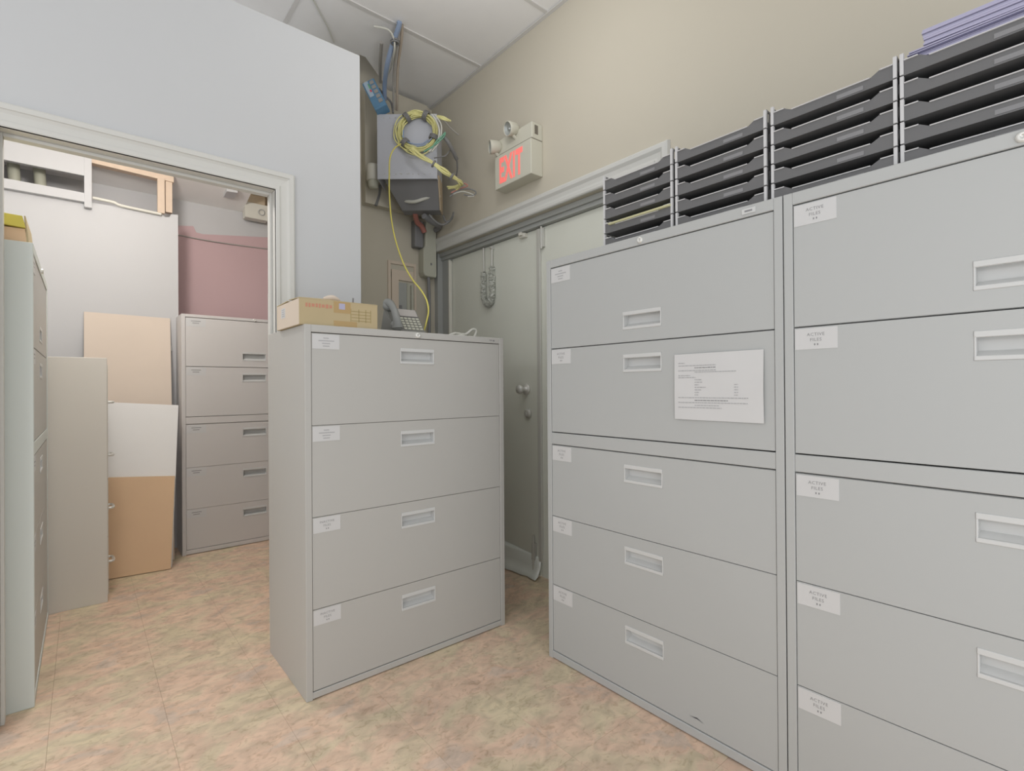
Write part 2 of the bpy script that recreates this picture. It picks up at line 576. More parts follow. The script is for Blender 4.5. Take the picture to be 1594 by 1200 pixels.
struct(MB().hexa([(1.0, FY + 0.1, 2.90), (2.0, FY + 0.1, 2.90), (2.0, 4.6, 2.72), (1.0, 4.6, 2.72)],
                 [(1.0, FY + 0.1, 2.93), (2.0, FY + 0.1, 2.93), (2.0, 4.6, 2.75), (1.0, 4.6, 2.75)]).build('ceiling_recess', 'wood_dark'),
       'dark open part of the storage ceiling')
struct(MB().box(1.0, 2.1, 4.6, 4.7, 2.57, 2.76).build('wall_rear_top', 'wood_dark'), 'dark strip above the storage rear wall')
struct(MB().box(2.0, 2.1, FY + 0.1, 4.6, 0, 2.95).build('wall_storage_side', 'storage_white'))
struct(MB().box(-2.2, -2.1, PY + 0.1, 4.6, 0, 3.1).build('wall_storage_left', 'storage_white'))
# white board partition standing in front of the rear wall, ragged top
poly = [(-2.0, 4.30, 0), (0.52, 4.30, 0), (0.52, 4.30, 2.366), (0.478, 4.30, 2.362), (0.468, 4.30, 2.338), (0.44, 4.30, 2.335), (0.425, 4.30, 2.352),
        (0.05, 4.30, 2.345), (-2.0, 4.30, 2.34)]
wp = struct(MB().prism(poly, (0, 0.02, 0)).build('wall_panel', 'storage_white'), 'tall white board partition in the storage room')
MB().box(-2.0, 0.012, 4.265, 4.30, 2.50, 2.642).build('top_beam', 'storage_white', wp, 0.002)
MB().box(-2.0, 0.012, 4.265, 4.30, 2.332, 2.390).build('rail', 'storage_white', wp, 0.002)
MB().box(0.008, 0.046, 4.262, 4.30, 2.30, 2.68).build('post', 'storage_white', wp, 0.002)
MB().box(0.02, 0.047, 4.301, 4.36, 2.36, 2.66).build('stud', 'wood', wp, 0.002)
m = MB()
m.tube([(0.05, 4.29, 2.375), (0.16, 4.285, 2.368), (0.20, 4.285, 2.355), (0.42, 4.285, 2.345)], 0.010)
m.build('conduit', 'device_white', wp)
jo = MB().hexa([(0.038, 4.28, 2.60), (0.494, 4.28, 2.585), (0.494, 4.34, 2.585), (0.038, 4.34, 2.60)],
               [(0.038, 4.28, 2.64), (0.494, 4.28, 2.645), (0.494, 4.34, 2.63), (0.038, 4.34, 2.63)]).build('joist', 'wood', wp, 0.002)
MB().box(0.398, 0.440, 4.275, 4.31, 2.352, 2.60).build('stud', 'wood', wp, 0.002)
MB().box(0.446, 0.486, 4.29, 4.335, 2.37, 2.60).build('stud', 'wood', wp, 0.002)
m = MB()
m.hexa([(0.83, 4.30, 2.61), (0.90, 4.28, 2.61), (0.90, 4.40, 2.60), (0.83, 4.42, 2.60)], [(0.83, 4.30, 2.64), (0.90, 4.28, 2.64), (0.90, 4.40, 2.63), (0.83, 4.42, 2.63)])
tag(m.build('ceiling_strip', 'storage_white'), 'short white board under the sloping storage ceiling', 'board')
p = empty('junction_box', (1.08, 4.48, 2.50))
MB().box(-0.085, 0.085, 0, 0.08, 0.0, 0.125).build('box_body', 'device_white', p, 0.003)
MB().lathe([(0.0205, 0), (0.0265, 0.002), (0.0265, 0.006), (0.0185, 0.006), (0.0185, 0.001)], (0.035, 0, 0.06), (0, -1, 0), 18).build('knockout_ring', 'cab_gap', p)
tag(p, 'white electrical junction box with a round knockout above the pink wall', 'electrical box')
tag(MB().box(0.985, 1.15, 4.50, 4.58, 2.63, 2.70).build('wood_block', 'wood_dark', bevel=0.003), 'brown wood block above the white junction box', 'wood block')
for k, (x, z) in enumerate(((-0.33, 2.53), (-0.21, 2.51))):
    pp = MB().tube([(x, 4.42, z + 0.11), (x, 4.42, z), (x + 0.01, 4.42, 2.36)], 0.03, 12).build('drop_pipe', 'pipe_dark')
    tag(pp, ('dark pipe at the left edge behind the white storage beam', 'dark pipe right of another behind the white storage beam')[k], 'pipe')
m = MB().tube([(0.49, 4.59, 2.30), (0.8, 4.585, 2.288), (1.25, 4.59, 2.30), (1.9, 4.59, 2.33)], 0.005)
tag(m.build('wall_cable', 'cable_grey'), 'thin grey cable running across the pink wall', 'cable')


# ------------------------------------------------------------------ filing cabinets
def label_card(wd, ht, kind, parent, loc):
    """card with its print, lying in local x-z, front at -y"""
    m = MB()
    t = 0.0012
    m.box(0, wd, -t, 0, -ht, 0, 0)

    def put(s, size, zc):
        vs, fs = text_tris(s, size)
        zs = [v[1] for v in vs]
        mid = (min(zs) + max(zs)) / 2
        m.add([(wd / 2 + v[0], -t - 0.0003, zc + v[1] - mid) for v in vs], fs, 1)

    def bar(x0, x1, zc, h):
        m.add([(x0, -t - 0.0003, zc - h / 2), (x1, -t - 0.0003, zc - h / 2), (x1, -t - 0.0003, zc + h / 2), (x0, -t - 0.0003, zc + h / 2)], [(0, 1, 2, 3)], 1)
    if kind in ('active', 'inactive'):
        put('ACTIVE' if kind == 'active' else 'INACTIVE', ht * 0.21, -ht * 0.30)
        put('FILES', ht * 0.21, -ht * 0.55)
        bar(wd * 0.46, wd * 0.49, -ht * 0.78, ht * 0.09)
        bar(wd * 0.53, wd * 0.56, -ht * 0.78, ht * 0.09)
    elif kind == 'lines':
        for x0, x1, z in ((.40, .60, .26), (.22, .80, .44), (.35, .65, .62), (.38, .62, .80)):
            bar(wd * x0, wd * x1, -ht * z, ht * 0.07)
    else:
        for x0, x1, z in ((.25, .75, .35), (.32, .66, .6)):
            bar(wd * x0, wd * x1, -ht * z, ht * 0.08)
    o = m.build('label_card', ['label_paper', 'print_dark' if kind != 'lines' else 'print_grey'], parent)
    o.location = loc
    return o


def drawer_front(name, x0, x1, z0, z1, hx, hz, hw, hh, mt, parent, mb_y=0.003):
    """plate with a rectangular finger pocket"""
    m = MB()
    y0, y1 = mb_y, mb_y + 0.018
    a0, a1, b0, b1 = hx - hw / 2, hx + hw / 2, hz - hh / 2, hz + hh / 2
    out = [(x0, z0), (x1, z0), (x1, z1), (x0, z1)]
    inn = [(a0, b0), (a1, b0), (a1, b1), (a0, b1)]
    vs = [(x, y, z) for y in (y0, y1) for ring in (out, inn) for (x, z) in ring]
    fs = []
    for i in range(4):
        j = (i + 1) % 4
        fs += [(i, j, 4 + j, 4 + i), (8 + i, 12 + i, 12 + j, 8 + j), (i, 8 + i, 8 + j, j), (4 + i, 4 + j, 12 + j, 12 + i)]
    m.add(vs, fs)
    g = 0.0016  # flange added behind the plate so the gaps shade less darkly
    out2 = [(x0 - g, z0 - g * 0.65), (x1 + g, z0 - g * 0.65), (x1 + g, z1 + g * 0.65), (x0 - g, z1 + g * 0.65)]
    m.add([(x, y, z) for y in (y0 + 0.006, y0 + 0.008) for ring in (out2, inn) for (x, z) in ring], fs)
    bm_o = m.build(name, mt, parent)
    # pocket
    h = MB()
    yb = y1 + 0.012
    lip = 0.0135
    h.box(a0, a1, y0 - 0.002, y0 + 0.010, b1 - lip, b1)            # upper lip
    h.box(a0, a1, y0 - 0.002, y0 + 0.010, b0, b0 + lip * 0.75)     # lower lip
    h.box(a0, a0 + 0.004, y0 - 0.001, yb, b0, b1)
    h.box(a1 - 0.004, a1, y0 - 0.001, yb, b0, b1)
    h.hexa([(a0, y0 + 0.004, b0 + 0.004), (a1, y0 + 0.004, b0 + 0.004), (a1, yb, b0 + 0.02), (a0, yb, b0 + 0.02)],
           [(a0, y0 + 0.004, b0 + 0.008), (a1, y0 + 0.004, b0 + 0.008), (a1, yb, b0 + 0.024), (a0, yb, b0 + 0.024)])
    h.box(a0, a1, yb - 0.003, yb, b0, b1)
    h.box(a0, a1, y0 + 0.009, yb, b1 - 0.004, b1)
    h.build('handle', 'cab_handle', bm_o, 0.0012, 1)
    return bm_o


def lateral_cabinet(name, loc, rz, W, H, D, drawers, rail, mt, label, cat, labels, group=None, side=None, sticker_w=0.10, sticker_h=0.055):
    root = empty(name, loc, rz)
    tag(root, label, cat, group)
    fw = 0.023
    topz = drawers[0][1]
    m = MB()
    m.box(0, fw, 0, D, 0.0, H)
    m.box(W - fw, W, 0, D, 0.0, H)
    m.box(fw, W - fw, 0, D, topz + 0.002, H)
    m.box(fw, W - fw, 0, D, 0.004, drawers[-1][0] - 0.002)
    m.box(fw, W - fw, D - 0.01, D, 0.02, H)
    if rail:
        m.box(fw, W - fw, 0.002, 0.06, rail[0] + 0.003, rail[1] - 0.003)
    m.build('body', side or mt, root, 0.0015, 1) if side else m.build('body', mt, root, 0.0015, 1)
    MB().box(fw, W - fw, 0.040, 0.046, 0.02, H - 0.02).build('inner_panel', 'cab_gap', root)
    for k, (z0, z1, where) in enumerate(drawers):
        hz = z1 - 0.073 if where == 'top' else z0 + 0.077
        d = drawer_front('drawer', fw + 0.0016, W - fw - 0.0016, z0 + 0.0011, z1 - 0.0011, W / 2, hz, 0.158, 0.064, mt, root)
        md = d.modifiers.new('edge', 'BEVEL'); md.width = 0.0015; md.segments = 2; md.limit_method = 'ANGLE'
        if labels and labels[k]:
            label_card(sticker_w, sticker_h, labels[k], d, (fw + 0.004, 0.003, z1 - 0.004))
    m = MB()
    m.lathe([(0.0115, 0), (0.0115, 0.004), (0.0085, 0.007), (0.004, 0.0075), (0.0035, 0.005), (0.0001, 0.005)], (W / 2, 0, (topz + H) / 2), (0, -1, 0), 18)
    m.build('lock', 'chrome', root)
    return root


Z5 = [(1.278, 1.610, 'bottom'), (0.935, 1.276, 'top'), (0.589, 0.882, 'top'), (0.306, 0.589, 'top'), (0.034, 0.306, 'top')]
R5 = (0.882, 0.935)
Z4 = [(0.986, 1.323, 'top'), (0.654, 0.986, 'top'), (0.321, 0.654, 'top'), (0.029, 0.321, 'top')]

c1 = lateral_cabinet('lateral_file_cabinet', (1.48, 1.529, 0), -math.pi / 2, 0.938, 1.645, 0.47, Z5, R5, 'cab_grey',
                     'tall light grey five-drawer lateral file cabinet with a paper notice on it', 'file cabinet', ['lines'] + ['active'] * 4,
                     'tall grey lateral file cabinets', sticker_w=0.106, sticker_h=0.058)
m = MB().box(0.826, 0.866, -0.0025, 0, 1.620, 1.636)
o = m.build('name_plate', 'cab_handle', c1, 0.001)
MB().box(0.835, 0.857, -0.003, -0.002, 1.6255, 1.6305).build('plate_print', 'print_dark', c1)
m = MB().add([(0.640, -0.0, 0.062), (0.668, -0.0, 0.0665), (0.690, -0.0, 0.063), (0.668, -0.0, 0.0695)], [(0, 1, 2, 3)])
m.prism([(0.640, 0.0028, 0.066), (0.668, 0.0028, 0.065), (0.690, 0.0028, 0.060), (0.668, 0.0028, 0.069)], (0, -0.0003, 0))
m.v = [(x, max(y, 0.0025), z) for x, y, z in m.v]
m.build('scuff_mark', 'print_dark', c1)
c2 = lateral_cabinet('lateral_file_cabinet', (1.48, 0.588, 0), -math.pi / 2, 0.938, 1.645, 0.47, Z5, R5, 'cab_grey',
                     'tall light grey lateral file cabinet at the right edge, under the paper-filled trays', 'file cabinet', ['active'] * 5,
                     'tall grey lateral file cabinets', sticker_w=0.102, sticker_h=0.056)
c3 = lateral_cabinet('lateral_file_cabinet', (0.605, 1.865, 0), 0.0, 0.915, 1.352, 0.465, Z4, None, 'cab_beige',
                     'four-drawer warm grey lateral file cabinet with a phone and cardboard box on top', 'file cabinet',
                     ['lines', 'lines', 'inactive', 'inactive'], sticker_w=0.100, sticker_h=0.054)
m = MB().box(0.832, 0.848, -0.0008, 0, 1.337, 1.341).box(0.852, 0.862, -0.0008, 0, 1.334, 1.341)
m.build('name_plate', 'print_dark', c3)
c4 = lateral_cabinet('lateral_file_cabinet', (0.505, 4.045, 0), 0.0, 0.90, 1.632, 0.46, Z5, R5, 'cab_storage',
                     'grey five-drawer lateral file cabinet against the pink storage wall', 'file cabinet', ['other'] * 5,
                     'storage room cabinets', sticker_w=0.115, sticker_h=0.055)
c5 = lateral_cabinet('lateral_file_cabinet', (-0.135, 2.474, 0), math.pi / 2, 0.935, 1.645, 0.46, Z5, R5, 'cab_beige',
                     'tall grey lateral file cabinet at the left edge, carrying a box with a yellow folder', 'file cabinet', ['other'] * 5,
                     'storage room cabinets', side='cab_side', sticker_w=0.11, sticker_h=0.055)
# vertical file, its side to us
root = empty('vertical_file_cabinet', (0.096, 3.442, 0), math.pi / 2)
tag(root, 'tan four-drawer vertical file cabinet beside the leaning cardboard sheets', 'file cabinet', 'storage room cabinets')
W, H, D = 0.38, 1.29, 0.66
m = MB()
m.box(0, 0.018, 0, D, 0, H).box(W - 0.018, W, 0, D, 0, H).box(0.018, W - 0.018, 0, D, H - 0.03, H).box(0.018, W - 0.018, 0, D, 0.004, 0.03).box(0.018, W - 0.018, D - 0.01, D, 0.03, H - 0.03)
m.box(0.018, W - 0.018, 0.03, 0.036, 0.03, H - 0.03)
m.build('body', 'cab_tan', root, 0.002)
for k in range(4):
    z0 = 0.034 + k * 0.3065
    d = MB().box(0.02, W - 0.02, -0.004, 0.018, z0, z0 + 0.303).build('drawer', 'cab_tan', root, 0.002)
    hzz = (0.177, 0.471, 0.762, 1.053)[k]
    h = MB().tube([(W / 2 - 0.05, -0.004, hzz), (W / 2 - 0.045, -0.028, hzz), (W / 2 + 0.045, -0.028, hzz), (W / 2 + 0.05, -0.004, hzz)], 0.007, 8, sub=3)
    h.box(W / 2 - 0.06, W / 2 + 0.06, -0.008, -0.004, hzz - 0.016, hzz + 0.016)
    h.build('handle', 'chrome', d)
    MB().box(W / 2 - 0.035, W / 2 + 0.035, -0.008, -0.004, hzz + 0.05, hzz + 0.085).build('card_holder', 'steel', d)

# grey upright panel just behind the doorway casing
m = MB().box(0, 0.46, 0, 0.022, 0.0, 1.63)
o = m.build('standing_panel', 'cab_beige', bevel=0.003)
o.location = (0.756, 2.90, 0)
tag(o, 'narrow grey upright panel standing behind the doorway casing', 'panel')

# ------------------------------------------------------------------ sheets leaning in the storage room
def sheet(name, b0, b1, t0, t1, th, mt, label, cat, group=None):
    """leaning sheet: two bottom and two top corners, thickness away from viewer"""
    b0, b1, t0, t1 = map(Vector, (b0, b1, t0, t1))
    n = (b1 - b0).cross(t0 - b0).normalized()
    if n.y < 0:
        n = -n
    d = n * th
    m = MB().hexa([b0, b1, b1 + d, b0 + d], [t0, t1, t1 + d, t0 + d])
    o = m.build(name, mt, bevel=0.001)
    return tag(o, label, cat, group)


sheet('cardboard_sheet', (-0.11, 3.86, 0.004), (0.414, 3.802, 0.004), (-0.09, 3.93, 0.61), (0.447, 3.885, 0.568), 0.012, 'cardboard_brown',
      'short brown cardboard sheet in front of the white foam board', 'cardboard', 'leaning sheets in the storage room')
sheet('foam_board', (-0.11, 3.89, 0.004), (0.424, 3.832, 0.004), (-0.09, 4.00, 1.062), (0.476, 3.955, 1.018), 0.025, 'foam_white',
      'white foam board leaning behind the brown cardboard', 'foam board', 'leaning sheets in the storage room')
sheet('cardboard_sheet', (0.0, 3.985, 0.004), (0.455, 3.985, 0.004), (0.004, 4.285, 1.628), (0.469, 4.285, 1.622), 0.006, 'cardboard_tan',
      'tall pale tan cardboard sheet leaning on the white board partition', 'cardboard', 'leaning sheets in the storage room')
# small latch at the tan sheet's edge on the partition
tag(MB().box(0.468, 0.482, 4.286, 4.299, 1.39, 1.43).build('wall_latch', 'cab_handle', bevel=0.002), 'small pale latch beside the tan cardboard edge', 'latch')

# box with yellow folder on the left cabinet
p = empty('cardboard_box', (-0.45, 2.50, 1.645))
MB().box(0.0, 0.297, 0.0, 0.28, 0.0, 0.052).build('carton', 'cardboard_brown', p, 0.002)
MB().hexa([(0.297, 0.0, 0.0), (0.303, 0.0, 0.0), (0.303, 0.28, 0.0), (0.297, 0.28, 0.0)],
          [(0.290, 0.0, 0.098), (0.294, 0.0, 0.098), (0.294, 0.28, 0.098), (0.290, 0.28, 0.098)]).build('flap', 'cardboard', p)
tag(p, 'shallow cardboard box on the tall cabinet at the left edge', 'box')
o = MB().hexa([(-0.45, 2.49, 1.714), (-0.155, 2.49, 1.698), (-0.158, 2.76, 1.700), (-0.45, 2.76, 1.716)],
              [(-0.45, 2.50, 1.752), (-0.164, 2.50, 1.742), (-0.166, 2.75, 1.742), (-0.45, 2.75, 1.752)]).build('yellow_folder', 'yellow_card', bevel=0.002)
tag(o, 'bright yellow folder lying in the box at the left edge', 'folder')

# ------------------------------------------------------------------ notice taped on the cabinet
m = MB()
N = 14
rng = random.Random(5)
y0, y1, z0, z1 = 0.929, 0.6435, 1.013, 1.2225
vs, fs = [], []
M2 = 8
for i in range(N + 1):
    for j in range(M2 + 1):
        u, v = i / N, j / M2
        lift = 0.0022 + 0.010 * max(0, u - 0.75) * 4 * (0.5 - abs(v - 0.45)) * (1 if v < 0.9 else 0.3) + 0.0007 * math.sin(u * 9 + v * 4)
        vs.append((1.4815 - lift - 0.001, y0 + (y1 - y0) * u, z0 + (z1 - z0) * v - 0.001 * u * (1 - 2 * v)))
fs = [(i * (M2 + 1) + j, (i + 1) * (M2 + 1) + j, (i + 1) * (M2 + 1) + j + 1, i * (M2 + 1) + j + 1) for i in range(N) for j in range(M2)]
m.add(vs, fs, 0, True)
lines = [(.05, .13, .10, 1), (.05, .50, .14, 1), (.25, .50, .175, 2), (.05, .50, .215, 1), (.25, .72, .24, 1), (.05, .20, .29, 1), (.05, .26, .32, 1)]
lines += [(.25, .25 + wdt, .355 + .038 * k, 1) for k, wdt in enumerate((.08, .09, .05, .13, .08, .05, .05))]
lines += [(.70, .74, .43 + .038 * k, 1) for k in range(5)]
lines += [(.05, .85, .625, 1), (.25, .63, .665, 2), (.05, .84, .70, 1), (.25, .53, .74, 1), (.05, .56, .775, 1)]


def notice_x(u, v):
    return 1.4815 - (0.0022 + 0.010 * max(0, u - 0.75) * 4 * (0.5 - abs(v - 0.45)) * (1 if v < 0.9 else 0.3) + 0.0007 * math.sin(u * 9 + v * 4)) - 0.0016


for a, b, vv, wt in lines:
    v = 1 - vv - 0.04
    u = a
    while u < b - 0.004:
        e = min(b, u + rng.uniform(0.012, 0.04))
        q = []
        for (uu, dv) in ((u, -.006), (e, -.006), (e, .006), (u, .006)):
            q.append((notice_x(uu, v) - 0.0002, y0 + (y1 - y0) * uu, z0 + (z1 - z0) * (v + dv)))
        m.add(q, [(0, 1, 2, 3)], wt)
        u = e + 0.006
o = m.build('paper_notice', ['paper_white', 'print_grey', 'print_dark'])
tag(o, 'white printed paper notice taped to the second drawer of the tall cabinet', 'notice')

# ------------------------------------------------------------------ letter trays
TW, TD, TH = 0.293, 0.24, 0.0555


def tray_meshes():
    out = {}
    t = 0.0025
    # local: x 0..TW to the right, y 0 (front)..TD, z 0 (base)
    out['base_panel'] = MB().box(0.003, TW - 0.003, 0.002, TD, 0.0, 0.003).mesh('base_panel', 'tray_black')
    zc, zm = 0.037, 0.0265
    front = [(0, 0), (TW, 0), (TW, zc), (TW - 0.034, zc), (TW - 0.052, zm), (0.052, zm), (0.034, zc), (0, zc)]
    out['front_lip'] = MB().prism([(x, 0, z) for x, z in front], (0, 0.003, 0)).mesh('front_lip', 'tray_black')
    out['back_panel'] = MB().box(0, TW, TD - 0.003, TD, 0, 0.050).mesh('back_panel', 'tray_black')

    def side(x, lean):
        m = MB()
        zt = 0.0550
        w_ = 0.003

        def bx(a0, a1, z0, z1):
            s0, s1 = lean * z0 / zt, lean * z1 / zt
            m.hexa([(x + s0, a0, z0), (x + w_ + s0, a0, z0), (x + w_ + s0, a1, z0), (x + s0, a1, z0)],
                   [(x + s1, a0, z1), (x + w_ + s1, a0, z1), (x + w_ + s1, a1, z1), (x + s1, a1, z1)])
        bx(0, 0.012, 0, zt)
        bx(TD - 0.012, TD, 0, 0.05)
        bx(0.012, TD - 0.012, 0, 0.022)
        bx(0.012, TD - 0.012, 0.049, 0.0545)
        k = 0.022
        while k < TD - 0.02:
            bx(k, k + 0.0055, 0.022, 0.050)
            k += 0.0135
        return m
    out['side_panel'] = side(0.0, -0.002).mesh('side_panel', 'tray_black')
    out['side_panel_r'] = side(TW - 0.003, 0.002).mesh('side_panel', 'tray_black')
    # proud bright-edged post at the front corners
    out['corner_post'] = MB().box(-0.002, 0.0055, -0.003, 0.006, 0.002, TH - 0.002).mesh('corner_post', 'tray_highlight')
    out['corner_post_r'] = MB().box(TW - 0.0055, TW + 0.002, -0.003, 0.006, 0.002, TH - 0.002).mesh('corner_post', 'tray_highlight')
    return out


TM = tray_meshes()
edge = 'tray_highlight'
lipedge = MB()  # pale strips painting a highlight along the black lip edges
lipedge.box(0.054, TW - 0.054, -0.0035, 0.002, 0.0248, 0.0270).box(0.006, 0.033, -0.0035, 0.002, 0.0352, 0.0375).box(TW - 0.033, TW - 0.006, -0.0035, 0.002, 0.0352, 0.0375)
TM['lip_highlight'] = lipedge.mesh('lip_highlight', 'tray_highlight')
stick = MB().box(0.165, 0.225, -0.0012, 0.0, 0.004, 0.0145).mesh('name_sticker', 'rack_dark')
stacks = [(1.251, 5, 'the stack nearest the exit doors'), (0.943, 5, 'the stack second from the exit doors'),
          (0.633, 5, 'the stack third from the exit doors'), (0.330, 5, 'the stack at the right edge, under lavender papers')]
ordn = ['bottom', 'second-lowest', 'middle', 'second-highest', 'top']
for (yl, n, where) in stacks:
    for k in range(n):
        r = empty('letter_tray', (1.52, yl, 1.6455 + k * TH), -math.pi / 2)
        tag(r, 'black plastic letter tray, %s in %s' % (ordn[k], where), 'letter tray', 'black letter trays on the tall cabinets')
        for nm, me in TM.items():
            o = bpy.data.objects.new(nm.replace('_r', '') if nm.endswith('_r') else nm, me)
            COL.objects.link(o); o.parent = r
        o = bpy.data.objects.new('name_sticker', stick)
        COL.objects.link(o); o.parent = r


def papers(name, x0, x1, y0, y1, z0, n, mt, label, cat='papers', dz=0.0035, jit=0.006, seed=1, tilt=0.0):
    rng = random.Random(seed)
    root = empty(name, (0, 0, 0))
    tag(root, label, cat)
    for k in range(n):
        a, b, c = (rng.uniform(-jit, jit) for _ in range(3))
        z = z0 + k * dz
        m = MB().hexa([(x0 + a, y0 + b, z), (x1, y0 + b, z), (x1, y1 + c, z + tilt), (x0 + a, y1 + c, z + tilt)],
                      [(x0 + a, y0 + b, z + dz * 0.8), (x1, y0 + b, z + dz * 0.8), (x1, y1 + c, z + dz * 0.8 + tilt), (x0 + a, y1 + c, z + dz * 0.8 + tilt)])
        m.build('sheet', mt, root)
    return root


zt = 1.6455 + 5 * TH
papers('paper_stack', 1.545, 1.73, 0.05, 0.315, 1.6455 + 4 * TH + 0.004, 16, 'paper_lavender', 'lavender papers piled in the top tray at the right edge', seed=2, dz=0.0036, jit=0.008)
papers('paper_bundle', 1.545, 1.72, 0.03, 0.292, 1.6455 + 4 * TH + 0.0625, 7, 'paper_lavender', 'upper lavender paper bundle overhanging the right-edge tray stack', seed=3, dz=0.0055, jit=0.003, tilt=0.004)
papers('paper_stack', 1.512, 1.72, 0.968, 1.225, 1.6455 + TH + 0.0272, 3, 'paper_cream', 'cream papers in the second-lowest tray nearest the exit doors', seed=4, dz=0.003)
papers('paper_stack', 1.53, 1.72, 0.968, 1.20, 1.6455 + 2 * TH + 0.004, 3, 'paper_blue', 'blue-grey papers in the middle tray nearest the exit doors', seed=6, dz=0.004)

# ------------------------------------------------------------------ exit sign
ys0, ys1 = 2.057, 2.378      # near and far end along the wall
root = empty('exit_sign', (WX, 2.2175, 2.295))
tag(root, 'white exit sign with glowing red letters and two emergency lamp heads', 'exit sign')
hw = (ys1 - ys0) / 2
# local: x = -depth from the wall, y along wall, z up
m = MB().box(-0.088, 0, -hw, hw, 0, 0.196)
m.build('sign_box', 'exit_white', root, 0.004)
m = MB().box(-0.080, 0, -hw, hw, 0.199, 0.290)
m.build('battery_housing', 'exit_white', root, 0.005)
MB().box(-0.083, -0.002, -hw + 0.002, hw - 0.002, 0.195, 0.200).build('seam', 'shadow_slot', root)
for s in (0.045,):
    MB().box(-0.060, -0.035, -hw - 0.0008, -hw, 0.225, 0.275).build('side_vent', 'shadow_slot', root)
vs, fs = text_tris('EXIT', 0.19, 0.0065)
xs = [v[0] for v in vs]; zs = [v[1] for v in vs]
x0, x1, z0, z1 = min(xs), max(xs), min(zs), max(zs)
m = MB()
m.add([(-0.0892, 0.075 - (v[0] - x0) / (x1 - x0) * 0.205 + 0.040, 0.024 + (v[1] - z0) / (z1 - z0) * 0.150) for v in vs], fs)
m2 = MB()
for f in m.f:
    pass
o = m.build('exit_letters', 'exit_red', root)
md = o.modifiers.new('thick', 'SOLIDIFY'); md.thickness = 0.0012
for k, (yy, zz, aim) in enumerate(((0.135, 0.245, (-0.9, 0.45, -0.10)), (-0.020, 0.292, (-0.95, 0.12, -0.22)))):
    A = Vector(aim).normalized()
    c0 = Vector((-0.105, yy, zz))
    lamp = MB().lathe([(0.001, -0.045), (0.018, -0.044), (0.034, -0.02), (0.040, 0.02), (0.040, 0.032), (0.036, 0.034), (0.036, 0.028)], c0, A, 24).build('lamp_head', 'exit_white', root)
    MB().lathe([(0.036, 0.028), (0.024, 0.018), (0.010, 0.012), (0.006, 0.022), (0.0001, 0.026)], c0, A, 24).build('lamp_lens', 'lamp_glass', lamp)
    MB().tube([(-0.075, yy, zz - 0.045), (-0.10, yy, zz - 0.03), c0], 0.010, 10).build('lamp_bracket', 'exit_white', lamp)

# ------------------------------------------------------------------ far wall devices
# plywood backboard, furred off the wall
o = MB().box(1.425, 1.90, FY - 0.058, FY, 2.345, 3.15).build('backboard', ['beige_wall'], bevel=0.002)
tag(o, 'beige painted backboard behind the network rack in the corner', 'board')
# white cylinder dispenser
p = empty('air_freshener', (1.440, FY - 0.145, 2.415))
MB().lathe([(0.001, 0.045), (0.036, 0.045), (0.042, 0.055), (0.042, 0.135), (0.038, 0.150), (0.02, 0.153), (0.001, 0.153)], (0, 0, 0), (0, 0, 1), 24).build('body', 'device_white', p)
MB().lathe([(0.001, 0.0), (0.026, 0.001), (0.031, 0.01), (0.033, 0.045)], (0, 0, 0), (0, 0, 1), 24).build('base', 'device_grey', p)
MB().box(0.0, 0.03, 0.03, 0.085, 0.04, 0.13).build('bracket', 'device_grey', p)
tag(p, 'white cylindrical wall dispenser at the end of the white partition', 'dispenser')
o = MB().tube([at(592, 288, 3.42), at(590, 303, 3.42), at(585, 320, 3.40)], 0.011, 8).build('cable_stub', 'cable_black')
tag(o, 'short black cable end hanging below the white cylinder', 'cable')
p = empty('wall_outlet', at(597, 324, 3.74))
p.location.y = FY
MB().box(-0.02, 0.02, -0.012, 0, -0.035, 0.035).build('plate', 'device_white', p, 0.003)
MB().box(-0.006, 0.006, -0.014, -0.011, -0.02, -0.006).build('socket', 'shadow_slot', p)
tag(p, 'small pale outlet plate below the network rack', 'outlet')
# blue switch leaning on top of the board
p = empty('network_switch', at(583, 149, 3.2))
ax = (at(594, 174, 3.15) - at(572, 130, 3.2)).normalized()      # long axis, down to the right
nn = (CAM - at(583, 149, 3.2)).normalized()
nn = (nn - ax * nn.dot(ax)).normalized()
bb = ax.cross(nn).normalized()
if bb.x < 0:
    bb = -bb


def oriented(mb, L0, L1, B0, B1, N0, N1, mi=0):
    b = [ax * L0 + bb * B0 + nn * N0, ax * L1 + bb * B0 + nn * N0, ax * L1 + bb * B1 + nn * N0, ax * L0 + bb * B1 + nn * N0]
    t = [q + nn * (N1 - N0) for q in b]
    return mb.hexa(b, t, mi)


oriented(MB(), -0.105, 0.115, -0.038, 0.045, -0.05, 0.02).build('case', 'modem_blue', p, 0.006)
oriented(MB(), -0.100, 0.02, -0.030, 0.0, 0.02, 0.024).build('face_plate', 'modem_light', p, 0.002)
m = MB()
for k in range(5):
    oriented(m, -0.09 + k * 0.037, -0.065 + k * 0.037, 0.008, 0.034, 0.019, 0.0235)
m.build('ports', 'cable_grey', p)
oriented(MB(), -0.03, -0.012, -0.012, -0.002, 0.023, 0.026).build('status_light', 'led_red', p)
oriented(MB(), -0.075, -0.035, -0.008, 0.0, 0.023, 0.026).build('status_light', 'led_green', p)
tag(p, 'blue network switch tilted on the wall below the ceiling', 'network switch')

